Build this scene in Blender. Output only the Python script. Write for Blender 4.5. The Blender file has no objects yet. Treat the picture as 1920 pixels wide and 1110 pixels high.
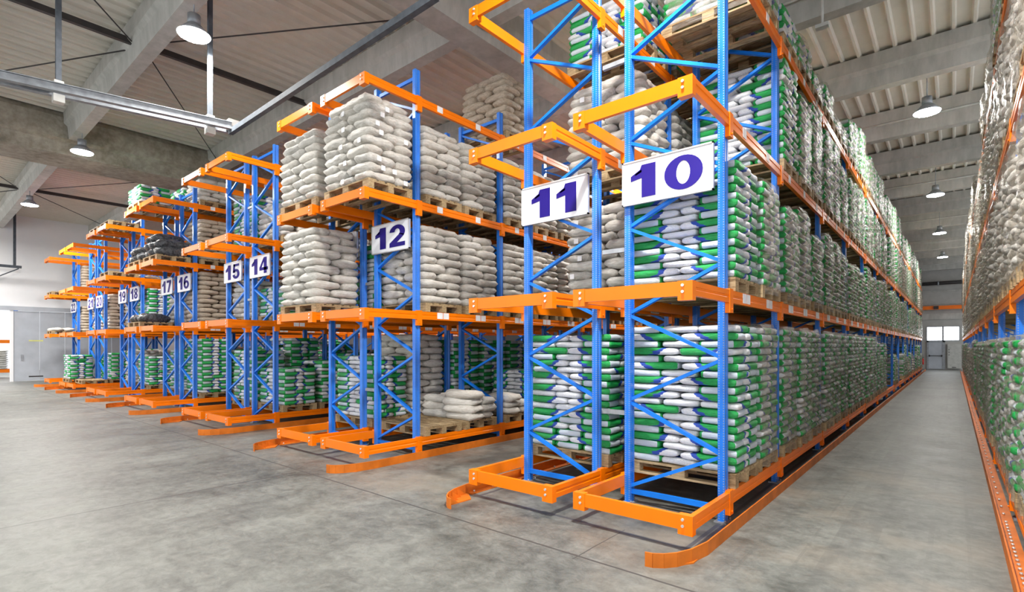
import bpy, math, random
import numpy as np
from mathutils import Vector, Matrix

C = bpy.context.scene.collection
S = bpy.context.scene
PI = math.pi
R = random.Random(7)

# ------------------------------------------------------------------ camera, world, exposure
F_PX, YAW, EYE = 978.0, 0.703, 1.75
cam = bpy.data.cameras.new('camera')
cam.sensor_fit = 'HORIZONTAL'; cam.sensor_width = 36.0
cam.lens = 36.0 * F_PX / 1920.0
cam.shift_y = (650.0 - 555.0) / 1920.0
cam.clip_start = 0.05; cam.clip_end = 200
cam_ob = bpy.data.objects.new('camera', cam)
cam_ob.location = (0, 0, EYE); cam_ob.rotation_euler = (PI/2, 0, YAW)
C.objects.link(cam_ob); S.camera = cam_ob

w = bpy.data.worlds.new('daylight'); S.world = w; w.use_nodes = True
w.node_tree.nodes['Background'].inputs[0].default_value = (0.93, 0.97, 1.0, 1)
w.node_tree.nodes['Background'].inputs[1].default_value = 1.45
S.view_settings.view_transform = 'Standard'; S.view_settings.look = 'None'
S.view_settings.gamma = 1.0; S.view_settings.use_curve_mapping = False
S.view_settings.exposure = 0.42
LAMP_W = 230.0
S.cycles.transparent_max_bounces = 12

# lamps: (x, y); lenses at z = LAMP_Z
LAMPS = [(-9.95, 3.3), (-18.3, 3.3), (-26.6, 3.25), (-0.47, 15.2), (-0.5, 23.7), (-0.52, 31.8), (-0.52, 40.4),
         (-1.6, 3.3), (-9.95, -4.9), (-18.3, -4.9), (-1.6, -4.9), (-26.6, -4.9), (-33.5, -1.0), (-5.4, 12.5), (-14.6, 12.5), (-24.0, 12.5)]  # this row: unseen lamps added to light the racks and left wall
LAMP_Z = 7.1

# ------------------------------------------------------------------ helpers
def tag(o, label=None, cat=None, group=None, kind=None):
    if label: o['label'] = label
    if cat: o['category'] = cat
    if group: o['group'] = group
    if kind: o['kind'] = kind
    return o
def thing(name, loc=(0, 0, 0), rz=0.0, label=None, cat=None, group=None):
    o = bpy.data.objects.new(name, None); C.objects.link(o)
    o.location = loc; o.rotation_euler = (0, 0, rz); o.empty_display_size = 0.1
    return tag(o, label, cat, group)
def link(name, mesh, parent=None, loc=(0, 0, 0), rz=0.0):
    o = bpy.data.objects.new(name, mesh); C.objects.link(o)
    o.parent = parent; o.location = loc; o.rotation_euler = (0, 0, rz)
    return o

class MB:
    """collects geometry, builds one mesh"""
    def __init__(s): s.v = []; s.f = []; s.sm = []
    def box(s, x0, x1, y0, y1, z0, z1):
        b = len(s.v)
        s.v += [(x0,y0,z0),(x1,y0,z0),(x1,y1,z0),(x0,y1,z0),(x0,y0,z1),(x1,y0,z1),(x1,y1,z1),(x0,y1,z1)]
        s.f += [(b,b+3,b+2,b+1),(b+4,b+5,b+6,b+7),(b,b+1,b+5,b+4),(b+1,b+2,b+6,b+5),(b+2,b+3,b+7,b+6),(b+3,b,b+4,b+7)]
        s.sm += [False]*6
        return s
    def bar(s, p, q, a, b_, up=(0, 0, 1)):
        """rectangular bar from p to q, a wide (sideways), b_ high (towards up)"""
        p = Vector(p); q = Vector(q); d = (q-p).normalized(); u = Vector(up)
        sd = d.cross(u)
        if sd.length < 1e-4: sd = d.cross(Vector((1, 0, 0)))
        sd.normalize(); u = sd.cross(d).normalized()
        k = len(s.v)
        for c in (p, q):
            for i, j in ((-1,-1),(1,-1),(1,1),(-1,1)):
                s.v.append(tuple(c + sd*(a/2*i) + u*(b_/2*j)))
        s.f += [(k,k+1,k+2,k+3),(k+7,k+6,k+5,k+4)] + [(k+i, k+4+i, k+4+(i+1)%4, k+(i+1)%4) for i in range(4)]
        s.sm += [False]*6
        return s
    def tube(s, p, q, r, n=10, r2=None):
        p = Vector(p); q = Vector(q); d = (q-p).normalized()
        a = d.cross(Vector((0, 0, 1)))
        if a.length < 1e-3: a = d.cross(Vector((1, 0, 0)))
        a.normalize(); b = d.cross(a); r2 = r if r2 is None else r2
        k = len(s.v)
        for c, rr in ((p, r), (q, r2)):
            for i in range(n):
                t = 2*PI*i/n; s.v.append(tuple(c + a*math.cos(t)*rr + b*math.sin(t)*rr))
        for i in range(n):
            j = (i+1) % n; s.f.append((k+i, k+n+i, k+n+j, k+j)); s.sm.append(True)
        s.f.append(tuple(k+i for i in range(n))); s.sm.append(False)
        s.f.append(tuple(k+n+i for i in reversed(range(n)))); s.sm.append(False)
        return s
    def prism(s, prof, axis, a0, a1, smooth=False, cap=True):
        """extrude a closed 2D outline along axis ('x': (y,z), 'y': (x,z), 'z': (x,y))"""
        k = len(s.v); n = len(prof)
        for a in (a0, a1):
            for u, v in prof:
                s.v.append((a,u,v) if axis == 'x' else (u,a,v) if axis == 'y' else (u,v,a))
        for i in range(n):
            j = (i+1) % n; s.f.append((k+i, k+j, k+n+j, k+n+i)); s.sm.append(smooth)
        if cap:
            s.f.append(tuple(k+i for i in reversed(range(n)))); s.f.append(tuple(k+n+i for i in range(n))); s.sm += [False]*2
        return s
    def mesh(s, name, m):
        me = bpy.data.meshes.new(name); me.from_pydata(s.v, [], s.f)
        me.polygons.foreach_set('use_smooth', s.sm)
        me.materials.append(m); me.update()
        return me
def build(name, mb, m, parent=None, loc=(0,0,0), rz=0.0):
    return link(name, mb.mesh(name, m), parent, loc, rz)
def structure(name, mb, m):
    return tag(build(name, mb, m), kind='structure')

# ------------------------------------------------------------------ materials
def mat(name):
    m = bpy.data.materials.new(name); m.use_nodes = True
    nt = m.node_tree; b = nt.nodes['Principled BSDF']
    return m, nt, b
class N:
    """tiny node builder"""
    def __init__(s, nt): s.nt = nt
    def n(s, t, **k):
        o = s.nt.nodes.new(t)
        for a, v in k.items(): setattr(o, a, v)
        return o
    def inp(s, o, i, v):
        if v is None: return
        if hasattr(v, 'is_linked') or isinstance(v, bpy.types.NodeSocket): s.nt.links.new(v, o.inputs[i])
        else: o.inputs[i].default_value = v
    def m(s, op, a, b=None, c=None, clamp=False):
        o = s.n('ShaderNodeMath', operation=op, use_clamp=clamp)
        s.inp(o, 0, a); s.inp(o, 1, b); s.inp(o, 2, c); return o.outputs[0]
    def noise(s, vec, scale, detail=3, rough=0.5, dist=0.0):
        o = s.n('ShaderNodeTexNoise'); s.inp(o, 'Vector', vec)
        o.inputs['Scale'].default_value = scale; o.inputs['Detail'].default_value = detail
        o.inputs['Roughness'].default_value = rough; o.inputs['Distortion'].default_value = dist
        return o.outputs[0]
    def map(s, vec, sc=(1,1,1), loc=(0,0,0), rot=(0,0,0)):
        o = s.n('ShaderNodeMapping'); s.inp(o, 0, vec)
        o.inputs['Location'].default_value = loc; o.inputs['Rotation'].default_value = rot; o.inputs['Scale'].default_value = sc
        return o.outputs[0]
    def mix(s, f, a, b):
        o = s.n('ShaderNodeMix', data_type='RGBA'); s.inp(o, 0, f)
        for i, v in ((6, a), (7, b)):
            if isinstance(v, tuple) and len(v) == 3: v = (*v, 1)
            s.inp(o, i, v)
        return o.outputs[2]
    def ramp(s, f, lo, hi):
        o = s.n('ShaderNodeMapRange'); s.inp(o, 0, f); o.inputs[1].default_value = lo; o.inputs[2].default_value = hi
        return o.outputs[0]
    def bump(s, h, st, dist, b):
        o = s.n('ShaderNodeBump'); o.inputs['Strength'].default_value = st; o.inputs['Distance'].default_value = dist
        s.inp(o, 'Height', h); s.nt.links.new(o.outputs[0], b.inputs['Normal'])
    def coord(s, k='Object'): return s.n('ShaderNodeTexCoord').outputs[k]
    def pos(s): return s.n('ShaderNodeNewGeometry').outputs['Position']
    def xyz(s, v):
        o = s.n('ShaderNodeSeparateXYZ'); s.inp(o, 0, v); return o.outputs
    def attr(s, nm, k=1):
        o = s.n('ShaderNodeAttribute'); o.attribute_name = nm; return o.outputs[k]

def plain(name, col, rough=0.5, metal=0.0, nscale=6.0, var=0.06, bump=0.0):
    m, nt, b = mat(name); n = N(nt)
    v = n.noise(n.pos(), nscale, 4)
    lo = tuple(max(0, c*(1-var*2.5)) for c in col); hi = tuple(min(1, c*(1+var)) for c in col)
    nt.links.new(n.mix(n.ramp(v, .3, .65), lo, hi), b.inputs['Base Color'])
    b.inputs['Roughness'].default_value = rough; b.inputs['Metallic'].default_value = metal
    b.inputs['Specular IOR Level'].default_value = .3
    if bump: n.bump(n.noise(n.pos(), nscale*6, 4), bump, .01, b)
    return m

ORANGE = plain('orange paint', (0.95, 0.205, 0.0), 0.36, 0, 3.0, 0.03)
GUARD = plain('worn orange paint', (0.66, 0.165, 0.012), 0.5, 0, 4.0, 0.10)
BRACE = plain('blue paint', (0.008, 0.195, 0.80), 0.35, 0, 4.0, 0.05)
STEEL = plain('galvanised steel', (0.34, 0.36, 0.39), 0.45, 0.4, 10, 0.10)
GALV = plain('dull galvanised strut', (0.085, 0.097, 0.115), 0.75, 0.0, 10, 0.1)
DARK = plain('dark steel', (0.055, 0.05, 0.05), 0.5, 0.3)
BOLT = plain('zinc bolt', (0.75, 0.75, 0.72), 0.3, 0.6)
WHITE = plain('white label paper', (0.86, 0.86, 0.88), 0.5)
SIGNW = plain('white sign panel', (0.80, 0.82, 0.88), 0.5, 0, 2, 0.01)
SIGNF = plain('aluminium frame', (0.62, 0.62, 0.62), 0.35, 0.5)
NAVY = plain('dark blue lettering', (0.012, 0.002, 0.19), 0.7, 0, 2, 0.02)
GREYDOOR = plain('grey sheet door', (0.46, 0.49, 0.54), 0.4, 0.1, 1.5, 0.06)
BLACKBAG = plain('black plastic sack', (0.07, 0.073, 0.08), 0.2, 0, 20, 0.3, 0.5)
RED = plain('red paint', (0.65, 0.02, 0.015), 0.35)
YELLOW = plain('yellow', (0.75, 0.75, 0.15), 0.5)

def mk_post():
    m, nt, b = mat('perforated blue post'); n = N(nt)
    o = n.xyz(n.coord()); nm = n.xyz(n.n('ShaderNodeNewGeometry').outputs['Normal'])
    fz = n.m('PINGPONG', o[2], 0.025)                     # holes every 50 mm
    def dot(u, c, r):                                     # round hole at u=c
        du = n.m('SUBTRACT', u, c); dz = n.m('SUBTRACT', fz, 0.0125)
        d = n.m('ADD', n.m('MULTIPLY', du, du), n.m('MULTIPLY', dz, dz))
        return n.m('LESS_THAN', d, r*r)
    facey = n.m('GREATER_THAN', n.m('ABSOLUTE', nm[1]), 0.7)
    facex = n.m('GREATER_THAN', n.m('ABSOLUTE', nm[0]), 0.7)
    h = n.m('ADD', n.m('MULTIPLY', dot(n.m('ABSOLUTE', o[0]), 0.022, 0.0055), facey),
            n.m('MULTIPLY', n.m('ADD', dot(o[1], 0.018, 0.0065), dot(o[1], 0.082, 0.0065)), facex), clamp=True)
    v = n.ramp(n.noise(n.pos(), 5, 3), .3, .7)
    base = n.mix(v, (0.006, 0.155, 0.70), (0.010, 0.215, 0.86))
    nt.links.new(n.mix(h, base, (0.30, 0.33, 0.38)), b.inputs['Base Color'])
    b.inputs['Roughness'].default_value = 0.3
    return m
POST = mk_post()

def mk_concrete(name, c1, c2, sc=1.0, streak=False):
    m, nt, b = mat(name); n = N(nt); p = n.pos()
    a = n.noise(p, 0.9*sc, 6, .6); d = n.noise(n.map(p, (1, 1, 0.25) if streak else (1, 1, 1)), 5*sc, 5, .65)
    f = n.m('ADD', n.m('MULTIPLY', a, .5), n.m('MULTIPLY', d, .5))
    nt.links.new(n.mix(n.ramp(f, .38, .62), c1, c2), b.inputs['Base Color'])
    b.inputs['Roughness'].default_value = 0.75
    n.bump(n.noise(p, 40, 3), .15, .01, b)
    return m
CONC = mk_concrete('cast concrete beam', (0.36, 0.355, 0.33), (0.52, 0.51, 0.48), 1.0, True)
CONCD = mk_concrete('stained concrete girder', (0.20, 0.18, 0.14), (0.42, 0.39, 0.33), 1.2)
DECK = mk_concrete('corrugated roof deck', (0.64, 0.61, 0.54), (0.72, 0.69, 0.62), 0.5)
WALLM = mk_concrete('painted wall panel', (0.83, 0.83, 0.85), (0.87, 0.87, 0.88), 0.4)
ENDM = mk_concrete('end wall panel', (0.36, 0.35, 0.33), (0.45, 0.44, 0.42), 0.4)

def mk_floor():
    m, nt, b = mat('worn concrete floor'); n = N(nt); p = n.pos(); o = n.xyz(p)
    big = n.noise(p, 0.35, 5, .6, .4); mid = n.noise(p, 1.7, 8, .68, .6); fine = n.noise(p, 22, 4, .7)
    wear = n.noise(n.map(p, (2.2, 0.18, 1)), 1.3, 6, .65)
    grit = n.noise(n.map(p, (1, 1.2, 1)), 7.0, 9, .78, .5)
    f = n.m('ADD', n.m('ADD', n.m('MULTIPLY', big, .22), n.m('MULTIPLY', mid, .30)), n.m('ADD', n.m('MULTIPLY', grit, .34), n.m('MULTIPLY', wear, .14)))
    col = n.mix(n.ramp(f, .41, .585), (0.062, 0.064, 0.057), (0.212, 0.218, 0.197))
    sp = n.ramp(n.noise(n.map(p, (1, 1.6, 1), (7, 2, 0)), 4.0, 10, .8, 1.0), .565, .68)
    col = n.mix(n.m('MULTIPLY', sp, .6), col, (0.07, 0.07, 0.065))
    # oily stains
    st = n.ramp(n.noise(n.map(p, (1, 1.3, 1), (3, 1, 0)), 1.1, 7, .7, 1.2), .60, .72)
    col = n.mix(n.m('MULTIPLY', st, .55), col, (0.105, 0.10, 0.09))
    # rusty-brown scuffing in front of the racks
    rs = n.m('MULTIPLY', n.ramp(n.noise(p, .8, 5, .6), .48, .66), n.m('MULTIPLY', n.ramp(o[1], 2.6, 4.2), n.m('SUBTRACT', 1.0, n.ramp(o[1], 7.0, 12.0))))
    col = n.mix(n.m('MULTIPLY', rs, .45), col, (0.30, 0.25, 0.19))
    jt = n.m('MULTIPLY', n.m('SUBTRACT', n.noise(p, 2.0, 3), .5), .02)
    def line(u, c, hw, lo=None, hi=None, v=None):
        k = n.m('LESS_THAN', n.m('ABSOLUTE', n.m('SUBTRACT', n.m('ADD', u, jt), c)), hw)
        if lo is not None: k = n.m('MULTIPLY', k, n.m('MULTIPLY', n.m('GREATER_THAN', v, lo), n.m('LESS_THAN', v, hi)))
        return k
    def add(*ks):
        r = ks[0]
        for k in ks[1:]: r = n.m('MAXIMUM', r, k)
        return r
    joints = add(line(o[1], 3.68, .012, -30, 8, o[0]), line(o[0], -7.0, .015, -12, 3.6, o[1]), line(o[0], -2.4, .006, 3.6, 4.5, o[1]),
                 line(o[1], 8.85, .008, -1.6, .5, o[0]), line(o[1], 14.0, .008, -1.6, .5, o[0]), line(o[1], 20.5, .01, -1.6, .5, o[0]), line(o[1], 28, .012, -1.6, .5, o[0]),
                 line(o[0], -18.8, .009, -12, 3.6, o[1]), line(o[1], -2.0, .008, -30, 8, o[0]))
    col = n.mix(n.m('MULTIPLY', joints, .92), col, (0.06, 0.058, 0.055))
    # aisle: polished wheel band with dark tyre marks
    brk = n.ramp(n.noise(n.map(p, (1.5, .5, 1)), 2.2, 6, .7), .42, .60)
    band = n.m('MULTIPLY', line(o[0], -.68, .16, 2.0, 13.0, o[1]), brk)
    thin = n.m('MULTIPLY', add(line(o[0], -.98, .012), line(o[0], .10, .014), line(o[0], -.16, .02), line(o[0], -1.32, .016), line(o[0], -1.42, .02)), n.m('MULTIPLY', n.m('GREATER_THAN', o[1], 2.5), brk))
    col = n.mix(n.m('MULTIPLY', band, .38), col, (0.09, 0.088, 0.085))
    col = n.mix(n.m('MULTIPLY', thin, .35), col, (0.10, 0.098, 0.09))
    # dark guide strip laid round each rack end, every 4.765 m
    xm = n.m('PINGPONG', n.m('ADD', o[0], 3.01), 2.3825)     # distance from a double-row centre
    strip = n.m('MULTIPLY', n.m('LESS_THAN', n.m('ABSOLUTE', n.m('SUBTRACT', o[1], 4.43)), .022), n.m('LESS_THAN', xm, 1.24))
    strip = n.m('MAXIMUM', strip, n.m('MULTIPLY', n.m('LESS_THAN', n.m('ABSOLUTE', n.m('SUBTRACT', xm, 1.24)), .02), n.m('MULTIPLY', n.m('GREATER_THAN', o[1], 4.41), n.m('LESS_THAN', o[1], 48.0))))
    col = n.mix(n.m('MULTIPLY', n.m('MULTIPLY', strip, n.m('LESS_THAN', o[0], -1.0)), .8), col, (0.055, 0.055, 0.065))
    nt.links.new(col, b.inputs['Base Color'])
    nt.links.new(n.m('ADD', .30, n.m('MULTIPLY', mid, .36)), b.inputs['Roughness'])
    n.bump(n.m('ADD', fine, mid), .12, .01, b)
    return m
FLOOR = mk_floor()

def mk_wood(name, c1, c2):
    m, nt, b = mat(name); n = N(nt)
    inf = n.n('ShaderNodeObjectInfo')
    g = n.noise(n.map(n.coord(), (2.5, 14, 30)), 3.0, 5, .6, .8)
    k = n.noise(n.pos(), 2.5, 2)
    f = n.m('ADD', n.m('MULTIPLY', g, .55), n.m('ADD', n.m('MULTIPLY', k, .3), n.m('MULTIPLY', inf.outputs['Random'], .15)))
    nt.links.new(n.mix(n.ramp(f, .38, .62), c1, c2), b.inputs['Base Color'])
    b.inputs['Roughness'].default_value = 0.75
    return m
WOOD = mk_wood('pallet timber', (0.20, 0.125, 0.055), (0.56, 0.42, 0.235))

def mk_printed():
    m, nt, b = mat('green printed plastic bag'); n = N(nt)
    p = n.attr('bagp'); o = n.xyz(p); r = n.attr('bagr', 2)
    rv = n.n('ShaderNodeCombineXYZ'); n.inp(rv, 0, n.m('MULTIPLY', r, 37.0)); n.inp(rv, 1, n.m('MULTIPLY', r, 91.0))
    va = n.n('ShaderNodeVectorMath', operation='ADD'); n.inp(va, 0, p); n.inp(va, 1, rv.outputs[0]); q = va.outputs[0]
    wob = n.m('MULTIPLY', n.m('SUBTRACT', n.noise(q, 1.6, 2), .5), .35)
    d = n.m('ADD', n.m('ADD', o[0], n.m('MULTIPLY', o[2], .16)), n.m('ADD', n.m('MULTIPLY', r, .16), wob))
    green = n.m('GREATER_THAN', d, -.02); blue = n.m('MULTIPLY', n.m('GREATER_THAN', d, -.24), n.m('LESS_THAN', d, -.02))
    # white end label
    end = n.m('MULTIPLY', n.m('GREATER_THAN', o[0], .97), n.m('MULTIPLY', n.m('LESS_THAN', n.m('ABSOLUTE', n.m('SUBTRACT', o[1], .08)), .84), n.m('LESS_THAN', n.m('ABSOLUTE', o[2]), .97)))
    # grey print on the white part
    pr = n.m('MULTIPLY', n.m('GREATER_THAN', n.noise(n.map(q, (9, 9, 4)), 1.6, 2), .60), n.m('GREATER_THAN', r, .45))
    cr = n.noise(q, 5, 4, .6, 1.0)
    wh = n.mix(n.ramp(cr, .3, .6), (0.70, 0.73, 0.77), (0.88, 0.89, 0.90))
    wh = n.mix(n.m('MULTIPLY', pr, .35), wh, (0.30, 0.31, 0.34))
    gr = n.mix(n.ramp(cr, .3, .65), (0.006, 0.26, 0.045), (0.02, 0.45, 0.10))
    col = n.mix(green, wh, gr); col = n.mix(blue, col, (0.02, 0.07, 0.42)); col = n.mix(end, col, (0.62, 0.69, 0.76))
    nt.links.new(col, b.inputs['Base Color'])
    b.inputs['Roughness'].default_value = 0.33
    n.bump(n.noise(q, 4.5, 5, .6, 1.2), .7, .02, b)
    return m
PRINTED = mk_printed()

def mk_woven():
    m, nt, b = mat('woven plastic sack'); n = N(nt)
    p = n.attr('bagp'); o = n.xyz(p); r = n.attr('bagr', 2)
    rv = n.n('ShaderNodeCombineXYZ'); n.inp(rv, 0, n.m('MULTIPLY', r, 37.0)); n.inp(rv, 1, n.m('MULTIPLY', r, 91.0))
    va = n.n('ShaderNodeVectorMath', operation='ADD'); n.inp(va, 0, p); n.inp(va, 1, rv.outputs[0]); q = va.outputs[0]
    c = n.noise(q, 3.0, 5, .6, .8)
    fr = n.m('FRACT', r)
    a = n.mix(fr, (0.56, 0.53, 0.475), (0.66, 0.61, 0.53))
    a2 = n.mix(fr, (0.84, 0.815, 0.765), (0.85, 0.81, 0.74))
    col = n.mix(n.ramp(c, .32, .62), a, a2)
    tan = n.mix(n.ramp(c, .32, .62), (0.46, 0.36, 0.26), (0.70, 0.60, 0.48))
    col = n.mix(n.m('GREATER_THAN', r, 1.0), col, tan)
    wv = n.n('ShaderNodeTexWave'); n.inp(wv, 0, n.map(p, (30, 30, 5))); wv.inputs['Scale'].default_value = 1.0
    col = n.mix(n.m('MULTIPLY', wv.outputs[1], .08), col, (0.35, 0.33, 0.30))
    nt.links.new(col, b.inputs['Base Color'])
    b.inputs['Roughness'].default_value = 0.42
    n.bump(n.noise(n.map(q, (1.4, 2.2, 2)), 2.8, 6, .6, 2.2), .9, .018, b)
    return m
WOVEN = mk_woven()

def mk_film():
    m, nt, b = mat('stretch film'); n = N(nt)
    p = n.pos()
    nz = n.noise(n.map(p, (1.0, 1.0, 1.8), rot=(.5, .2, .3)), 2.6, 4, .6, 2.6)
    wr = n.noise(n.map(p, (2, 2, 7), rot=(.45, 0, 0)), 3.0, 4, .6, 1.2)
    nt.links.new(n.mix(n.ramp(nz, .35, .65), (0.30, 0.255, 0.19), (0.62, 0.58, 0.52)), b.inputs['Base Color'])
    b.inputs['Roughness'].default_value = 0.22
    n.bump(n.m('ADD', nz, n.m('MULTIPLY', wr, .4)), .7, .04, b)
    tr = n.n('ShaderNodeBsdfTransparent'); tr.inputs[0].default_value = (0.97, 0.96, 0.94, 1)
    mx = n.n('ShaderNodeMixShader')
    f = n.m('ADD', .20, n.m('MULTIPLY', n.ramp(wr, .45, .72), .34))
    nt.links.new(f, mx.inputs[0]); nt.links.new(tr.outputs[0], mx.inputs[1]); nt.links.new(b.outputs[0], mx.inputs[2])
    out = [x for x in nt.nodes if x.type == 'OUTPUT_MATERIAL'][0]
    nt.links.new(mx.outputs[0], out.inputs[0])
    return m
FILM = mk_film()

def emis(name, col, st):
    m, nt, b = mat(name)
    b.inputs['Base Color'].default_value = (*col, 1)
    b.inputs['Emission Color'].default_value = (*col, 1); b.inputs['Emission Strength'].default_value = st
    return m
GLOW = emis('lamp lens', (1.0, 0.99, 0.96), 60.0)
PANE = emis('daylight glazing', (0.95, 0.98, 1.0), 6.0)

# ------------------------------------------------------------------ setting
XMIN, XMAX, YMIN, YMAX, DECKZ = -36.0, 6.0, -9.0, 52.0, 8.35
structure('floor', MB().box(-52, XMAX+2, YMIN-3, YMAX, -.1, 0), FLOOR)
# ceiling: corrugated sheets, ribs along Y
prof_x = XMIN; mb = MB(); v = []
while prof_x < XMAX:
    v += [(prof_x, DECKZ), (prof_x+.045, DECKZ), (prof_x+.075, DECKZ+.075), (prof_x+.30, DECKZ+.075)]
    prof_x += .33
v.append((prof_x, DECKZ))
for i in range(len(v)-1):
    k = len(mb.v); (xa, za), (xb, zb) = v[i], v[i+1]
    mb.v += [(xa, YMIN, za), (xb, YMIN, zb), (xb, YMAX, zb), (xa, YMAX, za)]; mb.f.append((k, k+3, k+2, k+1)); mb.sm.append(False)
mb.box(XMIN, XMAX+.3, YMIN, YMAX, DECKZ+.14, DECKZ+.3)
structure('ceiling', mb, DECK)
# concrete beams across (X), every 3.75 m
def xbeam(yc, x0, x1, m=CONC, zb=7.62):
    h = DECKZ
    prof = [(yc-.13, zb), (yc+.13, zb), (yc+.16, zb+.34), (yc+.24, zb+.42), (yc+.24, h), (yc-.24, h), (yc-.24, zb+.42), (yc-.16, zb+.34)]
    structure('ceiling_beam', MB().prism([(a, b) for a, b in prof], 'x', x0, x1), m)
G1, G2 = -6.98, -20.0
for k in range(-3, 14):
    yc = 3.28 + 3.72*k
    if yc < YMIN or yc > YMAX: continue
    xbeam(yc, G1+.36, XMAX); xbeam(yc, G2+.8, G1-.36); xbeam(yc, XMIN, G2-.8)
# long girders (Y)
structure('ceiling_beam', MB().prism([(G1-.26, 7.5), (G1+.26, 7.5), (G1+.36, 8.0), (G1+.36, DECKZ), (G1-.36, DECKZ), (G1-.36, 8.0)], 'y', YMIN, YMAX), CONC)
structure('ceiling_beam', MB().prism([(G2-.75, 7.2), (G2+.75, 7.2), (G2+.75, 7.55), (G2+.9, 7.62), (G2+.9, 8.2), (G2+.8, DECKZ), (G2-.8, DECKZ), (G2-.75, 7.6)], 'y', YMIN, YMAX), CONCD)
# struts and bracing rods under the deck
mb = MB()
for a, b_ in (((-12.9, -.4), (-12.9, 3.15)), ((-12.85, 3.45), (-12.75, 7.0)), ((-28.2, 3.45), (-28.2, 7.0)), ((-28.2, -.4), (-28.2, 3.15)), ((-8.0+1.3, 7), (-6.7, 7.1))):
    mb.bar((*a, 8.02), (*b_, 8.02), .09, .12)
tag(build('roof_strut', mb, DARK), 'dark steel struts running between the concrete roof beams', 'strut', kind='structure')
mb = MB()
for p, q in (((-16.8, 1.35), (-13.1, 3.2)), ((-12.6, 3.4), (-7.4, 6.6)), ((-13.1, 3.45), (-18.9, 7.0)), ((-12.8, 3.1), (-8.5, -.3)), ((-28.3, 3.4), (-33.5, 7.0)), ((-28.1, 3.4), (-22.0, 6.8)), ((-28.4, 3.1), (-33.8, .6)), ((-28.1, 3.1), (-22, .4))):
    mb.tube((*p, 7.98), (*q, 7.98), .014, 6)
tag(build('trim_1', mb, DARK), kind='structure')
# conduits on the roof beams above the aisle
mb = MB()
for yc in (10.72, 18.16, 25.6, 33.04):
    mb.tube((G1+.4, yc-.27, 7.98), (XMAX, yc-.27, 7.98), .02, 6)
mb.tube((-1.75, 10.42, 7.35), (-1.75, 10.42, 7.98), .022, 6); mb.box(-1.85, -1.65, 10.36, 10.48, 7.30, 7.36)
tag(build('trim_2', mb, plain('white conduit', (.62, .62, .6), .5)), kind='structure')

# left wall with sliding door opening
DZ = 3.78
mb = MB().box(XMIN-.25, XMIN, 2.9+12, YMAX, 0, DECKZ).box(XMIN-.25, XMIN, 1.0, 15.0, DZ, DECKZ).box(XMIN-.25, XMIN, YMIN, 1.0, 0, DECKZ)
structure('wall_left', mb, WALLM)
mb = MB()
y = 3.78
while y < 9.6:
    mb.box(XMIN+.02, XMIN+.10, y, y+.98, .03, 3.55); y += 1.0
dr = structure('door_1', mb, GREYDOOR)
build('door_track', MB().box(XMIN+.01, XMIN+.17, -1, 15, 3.57, 3.78), GREYDOOR, dr)
build('door_handle', MB().box(XMIN+.10, XMIN+.13, 4.05, 4.13, 1.05, 1.35), STEEL, dr)
build('hazard_label', MB().box(XMIN+.10, XMIN+.105, 4.35, 4.9, 2.03, 2.08), YELLOW, dr)
build('vent_slot', MB().box(XMIN+.10, XMIN+.105, 4.35, 4.9, .20, .26), DARK, dr)
structure('trim_3', MB().box(XMIN+.0, XMIN+.12, 3.66, 3.78, 0, 3.58), WALLM)
structure('wall_far_hall', MB().box(-52.2, -52, -8, 20, 0, 7), WALLM)
structure('wall_left_rear', MB().box(XMIN-.25, XMIN, 9.6, 15, 0, DZ), WALLM)
# end wall
mb = MB().box(XMIN, -2.35, YMAX, YMAX+.25, 0, DECKZ).box(.3, XMAX+2, YMAX, YMAX+.25, 0, DECKZ).box(-2.35, .3, YMAX, YMAX+.25, 3.3, DECKZ).box(-2.35, -1.65, YMAX, YMAX+.25, 0, 3.3).box(-1.65, .3, YMAX, YMAX+.25, 0, 2.2)
structure('wall_back', mb, ENDM)
structure('trim_4', MB().box(-7, 5, YMAX-.10, YMAX, 6.0, 6.08).box(-7, 5, YMAX-.08, YMAX, 5.0, 5.05).box(-7, 5, YMAX-.08, YMAX, 3.85, 4.3), CONC)
for i, (a, b_) in enumerate(((-1.62, -.68), (-.62, .3))):
    wn = structure('window_%d' % (i+1), MB().box(a, b_, YMAX+.08, YMAX+.10, 2.25, 3.28), PANE)
    build('window_frame', MB().box(a-.04, a+.02, YMAX-.02, YMAX+.12, 2.2, 3.32).box(b_-.02, b_+.04, YMAX-.02, YMAX+.12, 2.2, 3.32).box(a, b_, YMAX-.02, YMAX+.12, 3.26, 3.32).box(a, b_, YMAX-.02, YMAX+.12, 2.17, 2.25), STEEL, wn)
d2 = structure('door_2', MB().box(-1.50, -.68, YMAX-.07, YMAX-.02, .03, 2.1), GREYDOOR)
build('door_frame', MB().box(-1.62, -1.50, YMAX-.1, YMAX, 0, 2.2).box(-.68, -.52, YMAX-.1, YMAX, 0, 2.2).box(-1.62, -.52, YMAX-.1, YMAX, 2.1, 2.2), STEEL, d2)
build('panic_bar', MB().tube((-1.46, YMAX-.14, 1.05), (-.72, YMAX-.14, 1.05), .022, 8).box(-1.5, -1.42, YMAX-.16, YMAX-.07, .98, 1.12).box(-.76, -.68, YMAX-.16, YMAX-.07, .98, 1.12), DARK, d2)
t = thing('electrical_cabinet', (-.02, YMAX-.12, 0), 0, 'pale grey cabinet with small switches beside the door at the aisle end', 'cabinet')
build('body', MB().box(-.36, .42, -.1, .12, .1, 1.95), plain('cabinet grey', (.5, .5, .47), .4), t)
build('switch_row', MB().box(-.30, -.24, -.12, -.1, 1.1, 1.15).box(-.30, -.24, -.12, -.1, 1.3, 1.35).box(-.30, -.24, -.12, -.1, 1.5, 1.55), DARK, t)
build('vent_slot', MB().box(-.1, .15, -.11, -.1, .15, .2), DARK, t)
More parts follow.
